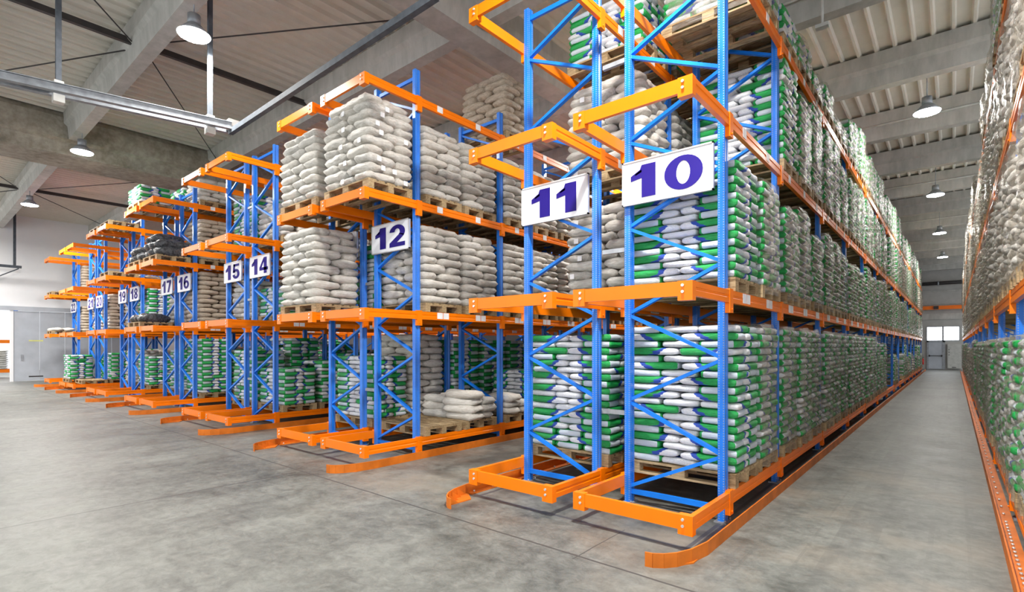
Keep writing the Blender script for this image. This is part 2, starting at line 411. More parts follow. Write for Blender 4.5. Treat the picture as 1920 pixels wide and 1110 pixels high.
t = thing('fire_extinguisher', (-1.88, YMAX-.085, .35), 0, 'red fire extinguisher on the wall left of the far door', 'fire extinguisher')
build('cylinder', MB().tube((0, 0, 0), (0, 0, .42), .08, 14).tube((0, 0, .42), (0, 0, .5), .08, 14, .03), RED, t)
build('valve', MB().tube((0, 0, .5), (0, 0, .58), .025, 8).box(-.02, .1, -.015, .015, .56, .59), DARK, t)
t = thing('duct_pipe', (0, YMAX-.5, 6.6), 0, 'black horizontal pipe crossing high in front of the end wall', 'pipe')
build('pipe', MB().tube((-6, 0, 0), (5, 0, 0), .14, 14), DARK, t)
build('pipe_clamp', MB().tube((-.98, 0, 0), (-.88, 0, 0), .17, 14).box(-.95, -.91, .1, .49, -.02, .02), STEEL, t)
t = thing('crane_beam', (0, YMAX-.4, 4.6), 0, 'orange horizontal crane beam across the end wall', 'beam')
build('girder', MB().prism([(-.1, 0), (.1, 0), (.1, .03), (.02, .03), (.02, .25), (.1, .25), (.1, .28), (-.1, .28), (-.1, .25), (-.02, .25), (-.02, .03), (-.1, .03)], 'x', -6, 5), ORANGE, t)
build('bracket', MB().box(-1.2, -.9, -.12, .4, .02, .26), DARK, t)

# lamps
lens = MB().tube((0, 0, -.02), (0, 0, 0), .24, 20).mesh('lens', GLOW)
hous = MB().tube((0, 0, 0), (0, 0, .16), .26, 20, .12).tube((0, 0, .16), (0, 0, .34), .10, 14).tube((0, 0, .34), (0, 0, DECKZ-LAMP_Z), .012, 6).mesh('housing', STEEL)
LN = ['on the near roof bay at the left', 'under the stained girder', 'by the white left wall', 'nearest over the aisle beside rack 10', 'second along the aisle', 'third along the aisle', 'furthest, close to the end wall']
for i, (x, y) in enumerate(LAMPS):
    t = thing('ceiling_lamp', (x, y, LAMP_Z), 0, 'glowing high bay lamp ' + (LN[i] if i < 7 else 'added unseen ' + ('over the open floor close before racks ten and eleven', 'far out over the open floor before rack fourteen', 'far out over the open floor before rack eighteen', 'far out over the open floor before rack ten', 'far out over the open floor before rack twenty-one', 'close to the left wall', 'above the aisle of racks eleven and twelve', 'above rack fifteen', 'above rack nineteen')[i-7]), 'lamp', 'high bay lamps')
    link('lens', lens, t); link('housing', hous, t)
    L = bpy.data.lights.new('bay_light', 'AREA'); L.shape = 'DISK'; L.size = .5; L.energy = LAMP_W*(2.2 if x < -24 else .5 if x > -1 else 2.3 if (x > -2 and y > 0) else 1.8 if y > 10 else 1.0); L.color = (1, .97, .92)
    lo = bpy.data.objects.new('bay_light', L); C.objects.link(lo); lo.parent = t; lo.location = (0, 0, -.05)

# suspended double track at upper left
t = thing('suspended_track', (0, 0, 5.8), 0, 'galvanised double rail hung below the roof, left of rack 14', 'track')
A, B = Vector((-11.35, -.6, 0)), Vector((-10.22, 4.0, 0)); d = (B-A).normalized(); sd = Vector((d.y, -d.x, 0))
for off in (.11, -.11):
    build('rail', MB().bar(A+sd*off, B+sd*off, .05, .10).bar(A+sd*off+Vector((0, 0, .06)), B+sd*off+Vector((0, 0, .06)), .09, .012).bar(A+sd*off-Vector((0, 0, .06)), B+sd*off-Vector((0, 0, .06)), .09, .012), STEEL, t)
for k in (.49, .93):
    c = A.lerp(B, k)
    h = build('hanger', MB().box(c.x-.035, c.x+.035, c.y-.035, c.y+.035, .10, DECKZ-5.8), GALV, t)
    build('clamp', MB().box(c.x-.07, c.x+.07, c.y-.07, c.y+.07, -.2, -.08).box(c.x-.06, c.x+.06, c.y-.06, c.y+.06, .07, .14), BOLT, h)
build('junction_box', MB().box(B.x-.09, B.x+.09, B.y-.06, B.y+.14, -.03, .14), BOLT, t)
build('cross_bar', MB().bar((B.x, B.y, -.08), (-4.6, 4.08, .05), .08, .09), GALV, t)
t = thing('suspended_post', (-35.2, 3.75, 0), 0, 'thin grey hanging post with a horizontal arm by the left wall', 'post')
build('post', MB().box(-.05, .05, -.05, .05, 5.7, DECKZ), GALV, t)
build('arm', MB().box(-.07, .07, -2.6, .25, 5.62, 5.74).bar((0, .15, 5.6), (0, -.8, 5.0), .05, .05), GALV, t)

# ------------------------------------------------------------------ racks
Y0, OV = 5.3, 4.38
ZT = [0.31, 2.31, 4.05, 5.70]; BH = .125
BAY = lambda k: Y0 if k == 0 else 7.3 + 2.77*(k-1)
def xr(n): return .48+1.1 if n == 9 else -1.73 - ((n-10)//2)*4.765 - (1.455 if n % 2 else 0)
HP = 6.15
def post_mesh():
    p = [(-.035, 0), (.035, 0), (.035, .035), (.022, .045), (.022, .055), (.035, .065), (.035, .1), (-.035, .1)]
    # open channel: face groove to +x
    return MB().prism(p, 'z', 0, HP).mesh('post', POST)
PM = post_mesh()
PLATE = MB().box(-.06, .06, -.03, .13, 0, .012).tube((.05, .12, .012), (.05, .12, .035), .01, 6).tube((.05, -.02, .012), (.05, -.02, .035), .01, 6).mesh('foot_plate', STEEL)
def brace_meshes(flip):
    out = []; zs = .13; k = 0
    xa, xb = .035, 1.065
    if flip: xa, xb = xb, xa
    out.append(MB().bar((.035, .05, .13), (1.065, .05, .13), .035, .055).mesh('brace', BRACE))
    z = .18
    while z < HP-.55:
        p = (xa if k % 2 == 0 else xb, .05, z); q = (xb if k % 2 == 0 else xa, .05, z+.47)
        out.append(MB().bar(p, q, .035, .055, (0, 1, 0)).mesh('brace', BRACE)); z += .485; k += 1
    out.append(MB().bar((.035, .05, HP-.12), (1.065, .05, HP-.12), .035, .055).mesh('brace', BRACE))
    return out
BR = {False: brace_meshes(False), True: brace_meshes(True)}
FARBR = {}
for fl in (False, True):
    m_ = MB()
    for x in BR[fl]:
        k = len(m_.v); m_.v += [tuple(q.co) for q in x.vertices]; m_.f += [tuple(k+i for i in pl.vertices) for pl in x.polygons]; m_.sm += [False]*len(x.polygons)
    FARBR[fl] = m_.mesh('bracing', BRACE)
bcache = {}
def beam_mesh(L, c0, c1):
    """box beam along +Y, top at z=0, outer face at x=.045; c0/c1: hook plates at the ends"""
    key = (round(L, 3), c0, c1)
    if key not in bcache:
        m_ = MB().prism([(0, -BH), (.045, -BH), (.045, -BH*.62), (.040, -BH*.58), (.040, -BH*.42), (.045, -BH*.38), (.045, 0), (0, 0)], 'y', 0, L)
        for c, ya in ((c0, 0), (c1, L)):
            if c:
                yb = ya if ya == 0 else L-.1
                m_.box(.001, .05, yb, yb+.1, -.225, .015)
                m_.tube((.05, yb+.05, -.19), (.062, yb+.05, -.19), .01, 6)
        bcache[key] = m_.mesh('beam', ORANGE)
    return bcache[key]
def end_mesh():
    m_ = MB().box(-.045, 1.145, -.04, 0, -BH, 0).box(-.05, .08, -.046, .03, -.165, 0.004).box(1.02, 1.15, -.046, .03, -.165, 0.004)
    return m_.mesh('end_beam', ORANGE)
EM = end_mesh()
m_ = MB()
for x in (.035, 1.065):
    for z in (-.035, -.09): m_.tube((x, -.058, z), (x, -.046, z), .013, 10)
EB = m_.mesh('bolts', BOLT)
LBL = MB().box(0, .0025, 0, .12, -.105, -.005).mesh('location_label', WHITE)
SP = MB().bar((-.30, .05, 0), (0, .05, 0), .04, .05).mesh('row_spacer', STEEL)

NW = dict(zip(range(9, 23), 'nine ten eleven twelve thirteen fourteen fifteen sixteen seventeen eighteen nineteen twenty twenty-one twenty-two'.split()))
ORD = ['first', 'second', 'third', 'fourth', 'fifth', 'sixth', 'seventh', 'eighth', 'ninth', 'tenth', 'eleventh', 'twelfth', 'thirteenth', 'fourteenth', 'fifteenth', 'sixteenth', 'seventeenth', 'eighteenth', 'nineteenth', 'twentieth']
ORD += ['twenty-'+o for o in ORD[:9]] + ['thirtieth'] + ['thirty-'+o for o in ORD[:9]] + ['fortieth'] + ['forty-'+o for o in ORD[:9]]
def rack(n, nb, ov=(1, 2, 3)):
    X1 = xr(n); X0 = X1-1.1; nine = (n == 9)
    sgn = n if n != 9 else None
    lab = ('long blue and orange pallet rack row carrying sign %s' % NW[n]) if sgn else 'blue and orange pallet rack row along the other side of the aisle'
    t = thing('pallet_rack', (X0, 0, 0), 0, lab, 'pallet rack', 'pallet racks')
    near = n in (10, 11, 12, 13)
    flip = bool(n % 2)
    for k in range(nb+1):
        Y = BAY(k)
        f = bpy.data.objects.new('upright_frame', None); C.objects.link(f); f.parent = t; f.location = (0, Y, 0)
        link('post', PM, f, (.035, .1, 0), PI); link('post', PM, f, (1.065, 0, 0))
        if Y < 14 or (near and Y < 20):
            link('foot_plate', PLATE, f, (.04, 0, 0)); link('foot_plate', PLATE, f, (1.06, 0, 0))
        if Y < 9 and n < 18:
            for m_ in BR[flip]: link('brace', m_, f)
        else: link('bracing', FARBR[flip], f)
    vis = 1 if not nine else 0
    for lv in range(4):
        for side in (0, 1):
            if lv > 0 and False: continue
            for k in range(nb):
                if side != vis and BAY(k) > 16: continue
                Y = BAY(k); L = BAY(k+1)-Y
                x = 1.1 if side else 0.0
                if side: o = link('beam', beam_mesh(L, True, False), t, (x, Y, ZT[lv]))
                else: o = link('beam', beam_mesh(L, False, True), t, (x, Y+L, ZT[lv]), PI)
                if side == 1 and n < 17 and lv > 0 and Y < 30:
                    nl = 2 if k == 0 else 3
                    for q in range(nl):
                        yy = (.42 if k == 0 else .40) + q*.9
                        for e in ((0, .135) if lv == 1 else (0,)): link('location_label', LBL, o, (.0455, yy+e, 0))
            # cantilever to the rack end
            if lv == 0 or lv in ov:
                L = Y0-OV; x = 1.1 if side else 0.0
                if side: link('cantilever_beam', beam_mesh(L, False, False), t, (x, OV, ZT[lv]))
                else: link('cantilever_beam', beam_mesh(L, False, False), t, (x, Y0, ZT[lv]), PI)
        if lv == 0 or lv in ov:
            e = link('end_beam', EM, t, (0, OV, ZT[lv]))
            if n < 16: link('bolts', EB, e)
    if n % 2 == 0 and n < 16:
        for z in (1.0, 2.85, 5.0):
            link('row_spacer', SP, t, (0, Y0, z))
    return t
NB = {9: 15, 10: 15, 11: 7, 12: 7, 13: 5}
for n in range(9, 23): rack(n, NB.get(n, 4), (1, 2, 3))

# ------------------------------------------------------------------ number signs
def ring(cx, cy, ro, ri, a0=0, a1=360, n=28):
    """elliptical arc band; ro, ri = (rx, ry)"""
    q = []
    for i in range(n):
        t0, t1 = [math.radians(a0+(a1-a0)*(i+k)/n) for k in (0, 1)]
        q.append([(cx+ro[0]*math.cos(t0), cy+ro[1]*math.sin(t0)), (cx+ro[0]*math.cos(t1), cy+ro[1]*math.sin(t1)),
                  (cx+ri[0]*math.cos(t1), cy+ri[1]*math.sin(t1)), (cx+ri[0]*math.cos(t0), cy+ri[1]*math.sin(t0))])
    return q
GL = {
 '0': (.76, ring(.38, .5, (.38, .5), (.135, .34))),
 '1': (.56, [[(.24, 0), (.54, 0), (.54, 1), (.24, 1)], [(.24, .60), (.24, .80), (.0, .70), (.0, .54)], [(.24, .80), (.24, 1), (.20, .86), (.0, .70)], [(.24, .78), (.24, .86), (.1, .76), (.1, .70)]]),
 '2': (.74, ring(.37, .66, (.37, .34), (.125, .165), -35, 175) + [[(0, 0), (.74, 0), (.74, .19), (0, .19)], [(0, .19), (.36, .19), (.66, .45), (.44, .54)], [(.44, .54), (.66, .45), (.70, .52), (.47, .60)]]),
 '3': (.72, ring(.35, .72, (.34, .28), (.11, .13), -80, 170) + ring(.36, .29, (.36, .29), (.12, .13), -170, 80) + [[(.24, .43), (.42, .43), (.42, .59), (.24, .59)]]),
 '4': (.76, [[(.40, 0), (.66, 0), (.66, 1), (.40, 1)], [(0, .20), (.76, .20), (.76, .38), (0, .38)], [(0, .38), (.20, .38), (.42, .78), (.40, 1)]]),
 '5': (.74, ring(.37, .33, (.37, .33), (.13, .165), -170, 150) + [[(.10, .84), (.68, .84), (.68, 1), (.10, 1)], [(.04, .42), (.24, .42), (.30, 1), (.10, 1)]]),
 '6': (.76, ring(.38, .33, (.38, .33), (.13, .16)) + ring(.40, .5, (.40, .5), (.15, .33), 60, 200)),
 '7': (.70, [[(0, .80), (.70, .80), (.70, 1), (0, 1)], [(.12, 0), (.40, 0), (.70, .82), (.42, .82)]]),
 '8': (.76, ring(.38, .275, (.38, .275), (.13, .125)) + ring(.38, .745, (.34, .255), (.11, .12))),
 '9': (.76, ring(.38, .67, (.38, .33), (.13, .16)) + ring(.36, .5, (.40, .5), (.15, .33), -120, 20)),
}
def glyph_mesh(txt):
    m_ = MB(); x = 0
    for ch in txt:
        wd, qs = GL[ch]
        for q in qs:
            k = len(m_.v); m_.v += [(x+u, v_, 0) for u, v_ in q]
            ar = sum(q[i][0]*q[(i+1) % 4][1]-q[(i+1) % 4][0]*q[i][1] for i in range(4))
            m_.f.append((k, k+1, k+2, k+3) if ar > 0 else (k+3, k+2, k+1, k)); m_.sm.append(False)
        x += wd+.16
    return m_.mesh('number', NAVY)
for n in range(10, 23):
    X1 = xr(n); xc = X1-.60
    t = thing('number_sign', (xc, Y0-.03, 3.555), 0, 'white sign with dark blue number %s fixed between two rack posts' % NW[n], 'sign', 'rack number signs')
    build('panel', MB().box(-.49, .49, -.012, .012, -.225, .225), SIGNW, t)
    build('frame', MB().box(-.505, .505, -.02, .014, .225, .242).box(-.505, .505, -.02, .014, -.242, -.225).box(-.505, -.49, -.02, .014, -.242, .242).box(.49, .505, -.02, .014, -.242, .242), SIGNF, t)
    g = link('number', glyph_mesh(str(n)), t, (0, -.016, -.005)); g.rotation_euler = (PI/2, 0, 0)
    bx = [v.co for v in g.data.vertices]; x0, x1 = min(c.x for c in bx), max(c.x for c in bx); y0, y1 = min(c.y for c in bx), max(c.y for c in bx)
    sx = (.80 if n != 11 else .68)/(x1-x0); sy = .355/(y1-y0); g.scale = (sx, sy, 1)
    g.location = (-(x0+x1)/2*sx, -.016, -(y0+y1)/2*sy)

# ------------------------------------------------------------------ floor guide rails
def guide(name, x, sgn, y1, label, xin, hook=True, ribs=False):
    """upright flange at x facing the aisle (sgn = +1 aisle on +x side), foot flange xin wide on the rack side"""
    t = thing(name, (x, 0, 0), 0, label, 'guide rail', 'floor guide rails')
    H = .115
    pts = [(-.30, 3.86), (-.24, 3.87), (-.17, 3.92), (-.10, 4.01), (-.04, 4.16), (0, 4.40), (0, y1)] if hook else [(0, OV-3), (0, y1)]
    def wall(pp, nm):
        m_ = MB()
        for (a, b_), (c, d_) in zip(pp, pp[1:]):
            m_.bar((a*sgn, b_, H/2), (c*sgn, d_, H/2), .012, H)
        build(nm, m_, GUARD, t)
    if hook: wall(pts[:6], 'flared_end'); wall(pts[5:], 'rail')
    else: wall(pts, 'rail')
    m_ = MB(); a, b_ = sorted((0, -xin*sgn)); m_.box(a, b_, pts[-2][1], y1, 0, .012)
    fl = build('foot_flange', m_, GUARD, t)
    m_ = MB(); y = pts[-2][1]+.08
    while y < min(y1, 22):
        m_.tube((-xin*sgn*.5, y, .012), (-xin*sgn*.5, y, .032), .012, 6); y += (.11 if not hook and y < 7 else .33)
    build('bolts', m_, BOLT, fl)['kind'] = 'stuff'
    if hook:
        m_ = MB().prism([(-.02*sgn, 4.4), (-.02*sgn, 4.15), (-.10*sgn, 4.03), (-.20*sgn, 3.93), (-.22*sgn, 4.25)], 'z', 0, .012)
        build('base_plate', m_, GUARD, t)
    if ribs:
        for (x_, y_) in ((-.20, 3.90), (-.135, 3.97), (-.08, 4.07), (-.04, 4.19)):
            build('gusset', MB().prism([(y_+.01, .012), (y_+.16, .012), (y_+.01, .10)], 'x', (x_-.006)*sgn, (x_+.006)*sgn), GUARD, t)
for n in range(10, 23):
    X1 = xr(n); y1 = 48.5 if n == 10 else (26 if n < 14 else 16)
    if n % 2 == 0: guide('guide_rail', X1+.15, 1, y1, 'worn orange floor rail with curved end on the aisle side of rack %s' % NW[n], .09)
    else: guide('guide_rail', X1-1.1-.15, -1, y1, 'orange floor rail with ribbed flared end beside rack %s' % NW[n], .09, ribs=True)
guide('guide_rail', .33, -1, 48.5, 'long straight bolted orange floor rail along the right side of the aisle', .12, hook=False)

# ------------------------------------------------------------------ pallets
def bparts(j=0.0):
    P = []
    for i, y in enumerate((-.33, -.165, 0, .165, .33)):
        wd = .0725 if i in (0, 2, 4) else .05
        P.append(('top_board', (-.6, .6, y-wd, y+wd, .122, .144)))
    for x in (-.5275, 0, .5275): P.append(('stringer_board', (x-.0725, x+.0725, -.4, .4, .100, .122)))
    for x in (-.5275, 0, .5275):
        for y in (-.35, 0, .35): P.append(('block', (x-.0725, x+.0725, y-.05, y+.05, .022, .100)))
    for y in (-.35, 0, .35): P.append(('bottom_board', (-.6, .6, y-.05, y+.05, 0, .022)))
    return P
PARTM = {}
PM1 = MB()
for nm, b_ in bparts():
    PARTM.setdefault(nm, []).append(MB().box(*b_).mesh(nm, WOOD)); PM1.box(*b_)
PALM = PM1.mesh('pallet', WOOD)
_pd = 0.08
PALA = (np.array(PM1.v), np.array(PM1.f))
npal = [0]; stuffp = []
LEVELN = ['floor-level', 'second-level', 'third-level', 'top-level']
def pallet(x, y, z, lab, detail, rz=0.0, nm='wooden_pallet'):
    if npal[0] >= 290:
        stuffp.append((x, y, z)); return
    npal[0] += 1
    lb = 'wooden pallet ' + lab
    if detail:
        t = thing(nm, (x, y, z), rz, lb, 'pallet', 'wooden pallets')
        for k, ms in PARTM.items():
            for m_ in ms: link(k, m_, t)
    else:
        t = tag(link(nm, PALM, None, (x, y, z), rz), lb, 'pallet', 'wooden pallets')
    return t

# ------------------------------------------------------------------ bags
def cubegrid(nx, ny, nz):
    """unit cube surface grid, welded"""
    key = {}; V = []; Fc = []
    def vid(p):
        k = tuple(round(a, 5) for a in p)
        if k not in key: key[k] = len(V); V.append(k)
        return key[k]
    def lin(n): return [-1+2*i/n for i in range(n+1)]
    ax = [lin(nx), lin(ny), lin(nz)]
    for a in range(3):
        u, v_ = (a+1) % 3, (a+2) % 3
        for s in (-1, 1):
            for i in range(len(ax[u])-1):
                for j in range(len(ax[v_])-1):
                    q = []
                    for du, dv in ((0, 0), (1, 0), (1, 1), (0, 1)):
                        p = [0, 0, 0]; p[a] = s; p[u] = ax[u][i+du]; p[v_] = ax[v_][j+dv]; q.append(vid(p))
                    Fc.append(q if s > 0 else q[::-1])
    return np.array(V), np.array(Fc)
GR = {0: cubegrid(16, 10, 4), 1: cubegrid(7, 5, 2), 2: cubegrid(3, 2, 2)}
def bag_geo(kind, lod, seed):
    """unit-size bag: returns verts scaled so that L=W=T=1 box, bagp, faces"""
    P, Fc = GR[lod]; r = np.random.RandomState(seed)
    # denser near the rims
    Q = np.sign(P)*np.abs(P)**(0.75 if lod == 0 else 0.85)
    x, y, z = Q[:, 0], Q[:, 1], Q[:, 2]
    if kind == 'printed':
        e1, e2 = 11.0, 2.6
        rad = (np.abs(x)**e1+np.abs(y)**e1)**(1/e1); rad = np.maximum(rad, 1e-6)
        m = np.maximum(np.maximum(np.abs(x), np.abs(y)), 1e-6); k = m/rad
        X, Yv = x*k, y*k
        rr = np.maximum(np.abs(X), np.abs(Yv))
        zz = np.abs(z); s = (rr**7 + zz**7)**(-1/7.)*np.maximum(rr, zz)
        X, Yv, Z = X*s, Yv*s, z*s
        Z = Z*(1-.34*np.abs(X)**5*(X < 0)-.05*np.abs(Yv)**5)
        amp = .035
    else:
        e1 = 4.2
        rad = np.maximum((np.abs(x)**e1+np.abs(y)**e1)**(1/e1), 1e-6)
        m = np.maximum(np.maximum(np.abs(x), np.abs(y)), 1e-6); k = m/rad
        X, Yv = x*k, y*k
        rr = np.maximum(np.abs(X), np.abs(Yv)); zz = np.abs(z)
        s = (rr**3.0 + zz**3.0)**(-1/3.)*np.maximum(rr, zz)
        X, Yv, Z = X*s, Yv*s, z*s
        Z = Z*(1.12-.42*np.abs(X)**4-.22*np.abs(Yv)**4)
        amp = .13
    ph = r.uniform(0, 6.28, 12)
    n1 = np.sin(3.1*X+ph[0]+2*Yv)+np.sin(4.3*Yv+ph[1]-2*X)+.7*np.sin(7.7*X+ph[2])*np.sin(6*Yv+ph[3])
    Z = Z*(1+amp*.8*n1)+amp*.5*np.sin(2.2*X+ph[4])*np.cos(1.7*Yv+ph[5])
    if lod < 2:
        X = X*(1+amp*.30*np.sin(4*Yv+ph[6]+Z*3)); Yv = Yv*(1+amp*.45*np.sin(4.5*X+ph[7])+amp*.2*np.sin(11*X+ph[8]))
        if lod == 0 and kind != 'printed':
            wr = np.sin(17*X+5*Yv+ph[9])*np.sin(9*Yv-4*X+ph[10])
            Z = Z+wr*.045*(np.abs(X) > .45)
            Yv = Yv+.02*np.sin(14*X+ph[11])
    V = np.stack([X*.5, Yv*.5, Z*.5], 1)
    return V, P.copy(), Fc
NV = 5
BG = {(k, l, s): bag_geo(k, l, s*7+l+(100 if k == 'printed' else 0)) for k in ('printed', 'woven') for l in (0, 1, 2) for s in range(NV)}
def mk_mesh(name, V, P, Fc, Rr, m):
    me = bpy.data.meshes.new(name)
    me.vertices.add(len(V)); me.vertices.foreach_set('co', V.astype(np.float32).ravel())
    me.loops.add(Fc.size); me.loops.foreach_set('vertex_index', Fc.astype(np.int32).ravel())
    me.polygons.add(len(Fc)); me.polygons.foreach_set('loop_start', np.arange(0, Fc.size, 4, dtype=np.int32))
    me.polygons.foreach_set('use_smooth', np.ones(len(Fc), dtype=bool))
    a = me.attributes.new('bagp', 'FLOAT_VECTOR', 'POINT'); a.data.foreach_set('vector', P.astype(np.float32).ravel())
    a = me.attributes.new('bagr', 'FLOAT', 'POINT'); a.data.foreach_set('value', Rr.astype(np.float32))
    me.update(calc_edges=True); me.materials.append(m); me.validate()
    return me
mcache = {}
def bag_mesh(kind, s, dims, tan):
    key = (kind, s, dims, tan)
    if key not in mcache:
        V, P, Fc = BG[(kind, 0, s)]
        mcache[key] = mk_mesh('bag', V*np.array(dims), P, Fc, np.full(len(V), (s+.5)/NV + (1.0 if tan else 0)), PRINTED if kind == 'printed' else WOVEN)
    return mcache[key]
BAGS = []     # dict per visible bag
def bag(kind, x, y, z, dims, rz, tan=False, where='', tx=0.0, ty=0.0):
    BAGS.append(dict(kind=kind, x=x, y=y, z=z, d=dims, rz=rz, tan=tan, where=where, tx=tx, ty=ty, s=R.randrange(NV)))

FILMS = []
def stack(n, lv, Yc, kind, h, first=True, wrap=False, tan=False, name='', zb=None, pal=True):
    """one loaded pallet in rack n, level lv, centred at Yc"""
    X1 = xr(n); xc = X1-.55; z0 = (ZT[lv] if zb is None else zb)
    side = -1 if n == 9 else 1
    dist = math.hypot(xc, Yc)
    if not first: xc += R.uniform(-.02, .02)
    where = name
    if pal: pallet(xc, Yc, z0+.002, ('under ' if kind else 'lying empty ') + name, dist < 9.5 and n < 14 or (n in (16,) and dist < 18 and lv == 2))
    if not kind: return
    zb_ = z0+.146
    T = .080 if kind == 'printed' else .128
    nl = max(1, int(round(h/T)))
    for i in range(nl):
        A = (i % 2 == 0); top = (i == nl-1)
        fy = -1 if A else 1
        lean = i/nl*R.uniform(-.01, .01)
        ends = [(-.4, .4, 0), (0, .4, 1), (.4, .4, 2)]; sides = [(-.3, 3), (.3, 4)]
        zc = zb_+T*(i+.5)
        dome = 1.0 if kind == 'printed' or nl < 5 else (.80 if top else .93 if i == nl-2 else 1.0)
        bul = (0.03 if kind == 'woven' else .0)*math.sin(PI*min(1, (i+1)/nl))
        for (bx, bw, q) in ends:
            by = -.15 if A else .15
            frontrow = A
            outer = bx*side > .3
            if not (outer or top or (frontrow and first)): continue
            if kind == 'woven': dims = (.56, .42, T*1.02)
            else: dims = (.475, .395, T*1.0)
            rz = (-PI/2 if A else PI/2)
            if (kind == 'printed' and q == 1) != (R.random() < .12): rz = -rz
            pos = ('front' if frontrow else 'rear') + (' middle' if q == 1 else ' aisle end' if outer else ' inner end')
            bag(kind, xc+bx*(1.02+bul)*dome+R.uniform(-.012, .012), Yc+by*.96+(-bul if frontrow else bul)+R.uniform(-.01, .01), zc, dims, rz+R.uniform(-.05, .05), tan, '%s layer, %s, %s' % (ORD[min(i, 19)], pos, name), R.uniform(-.02, .02), R.uniform(-.02, .02))
        for (bx, q) in sides:
            by = .25 if A else -.25
            frontrow = not A
            outer = bx*side > 0
            if not (outer or top or (frontrow and first)): continue
            dims = (.64, .34, T*1.02) if kind == 'woven' else (.595, .288, T)
            rz = (0 if (i//2) % 2 else PI) if R.random() < .7 else R.choice((0, PI))
            if kind == 'printed': rz = (0 if bx > 0 else PI) if R.random() < .88 else (PI if bx > 0 else 0)
            pos = ('front' if frontrow else 'rear') + (' aisle end' if outer else ' inner end')
            bag(kind, xc+bx*(1.02+bul)*dome+R.uniform(-.015, .015), Yc+by*.96+(-bul if frontrow else bul)+R.uniform(-.01, .01), zc, dims, rz+R.uniform(-.04, .04), tan, '%s layer, %s, %s' % (ORD[min(i, 19)], pos, name), R.uniform(-.02, .02), R.uniform(-.02, .02))
    if wrap: FILMS.append((xc, Yc, zb_-.10, T*nl+.14, name, side))

def slots(k):
    if k == 0: return [5.87, 6.77]
    s = BAY(k)+.1
    return [s+.44, s+1.335, s+2.23]
def sname(n, lv, i):
    return '%s %s stack of %s' % (ORD[i], LEVELN[lv], ('rack '+NW[n]) if n != 9 else 'the rack opposite')
def hn(n, lv, i): return sname(n, lv, i)

# rack 10 : the long aisle face
for lv in range(4):
    i = 0
    for k in range(15):
        for j, yc in enumerate(slots(k)):
            i += 1
            if lv == 2 and k == 0: continue
            if lv == 3 and k == 0 and j == 0: continue
            if lv == 0 and k >= 6 and R.random() < .55: continue
            if lv >= 1 and k > 5 and R.random() < .06: continue
            h = [1.52, 1.20, 1.25, .85][lv]
            if lv == 0 and k >= 5: h = R.choice((.8, 1.0, 1.36))
            elif lv == 3: h = R.choice((.16, .24, .40)) if k < 3 else R.choice((.7, 1.1, .96))
            if lv == 3 and k > 3 and R.random() < .25: continue
            if lv in (1, 2) and k: h += R.choice((-.16, -.08, 0, 0, .08, .16))
            if lv == 3 and k == 0: h = 1.1
            kd = 'printed' if (k < 8 or R.random() < .7) else 'woven'
            first = (k == 0 and j == 0) or (lv == 2 and k == 1 and j == 0) or (lv == 3 and k == 0) or (lv == 0 and k > 5)
            stack(10, lv, yc, kd, h, first, wrap=(not (k == 0 and j == 0)) and not (lv >= 2 and k == 1 and j == 0), name=hn(10, lv, i-1))
# rack 9 : across the aisle
for lv in range(4):
    i = 0
    for k in range(15):
        for j, yc in enumerate(slots(k)):
            i += 1
            if lv == 0: kd, h = ('printed', 1.36) if k < 5 else (R.choice(('printed', 'woven')), R.choice((1.2, 1.4)))
            else: kd, h = 'woven', R.choice((1.28, 1.41)) if lv < 3 else R.choice((.6, .9, 1.15))
            if lv == 3 and R.random() < .35: continue
            if lv == 3 and k < 2: kd = 'printed'
            if lv == 0 and k == 1 and j == 0: h = .9
            stack(9, lv, yc, kd, h, (k == 0 and j == 0), wrap=True, name=hn(9, lv, i-1))
# rack 11
stack(11, 0, 5.87, 'printed', 1.44, True, True, name=hn(11, 0, 0)); stack(11, 0, 6.77, 'printed', 1.36, False, name=hn(11, 0, 1))
stack(11, 1, 6.77, 'woven', 1.28, True, name=hn(11, 1, 0))
stack(11, 2, 6.77, 'woven', 1.28, True, True, name=hn(11, 2, 0))
stack(11, 3, 6.77, 'printed', .72, True, name=hn(11, 3, 0))
for k in (1, 2):
    for j, yc in enumerate(slots(k)):
        for lv in (0, 1, 2, 3): stack(11, lv, yc, 'printed' if lv != 2 else 'woven', 1.2 if lv < 3 else .7, False, name=hn(11, lv, 3*k-2+j+1))
# rack 12
stack(12, 2, 4.80, 'woven', 1.28, True, name='end stack overhanging third level of rack twelve')
stack(12, 0, 5.87, None, 0, name='in the first floor bay of rack twelve')
for lv in (1, 2):
    i = 0
    for k in range(5):
        for j, yc in enumerate(slots(k)):
            i += 1
            stack(12, lv, yc, 'woven', 1.28 if lv == 1 else 1.15, (k == 0 and j == 0), name=hn(12, lv, i-1))
stack(12, 3, 7.84, 'woven', 1.15, True, True, tan=True, name=hn(12, 3, 0)); 
for k in (1, 2):
    for j, yc in enumerate(slots(k)):
        if (k, j) == (1, 0): continue
        stack(12, 0, yc, 'printed', R.choice((.8, 1.2)), j == 1 and k == 1, name=hn(12, 0, 3*k-1+j))
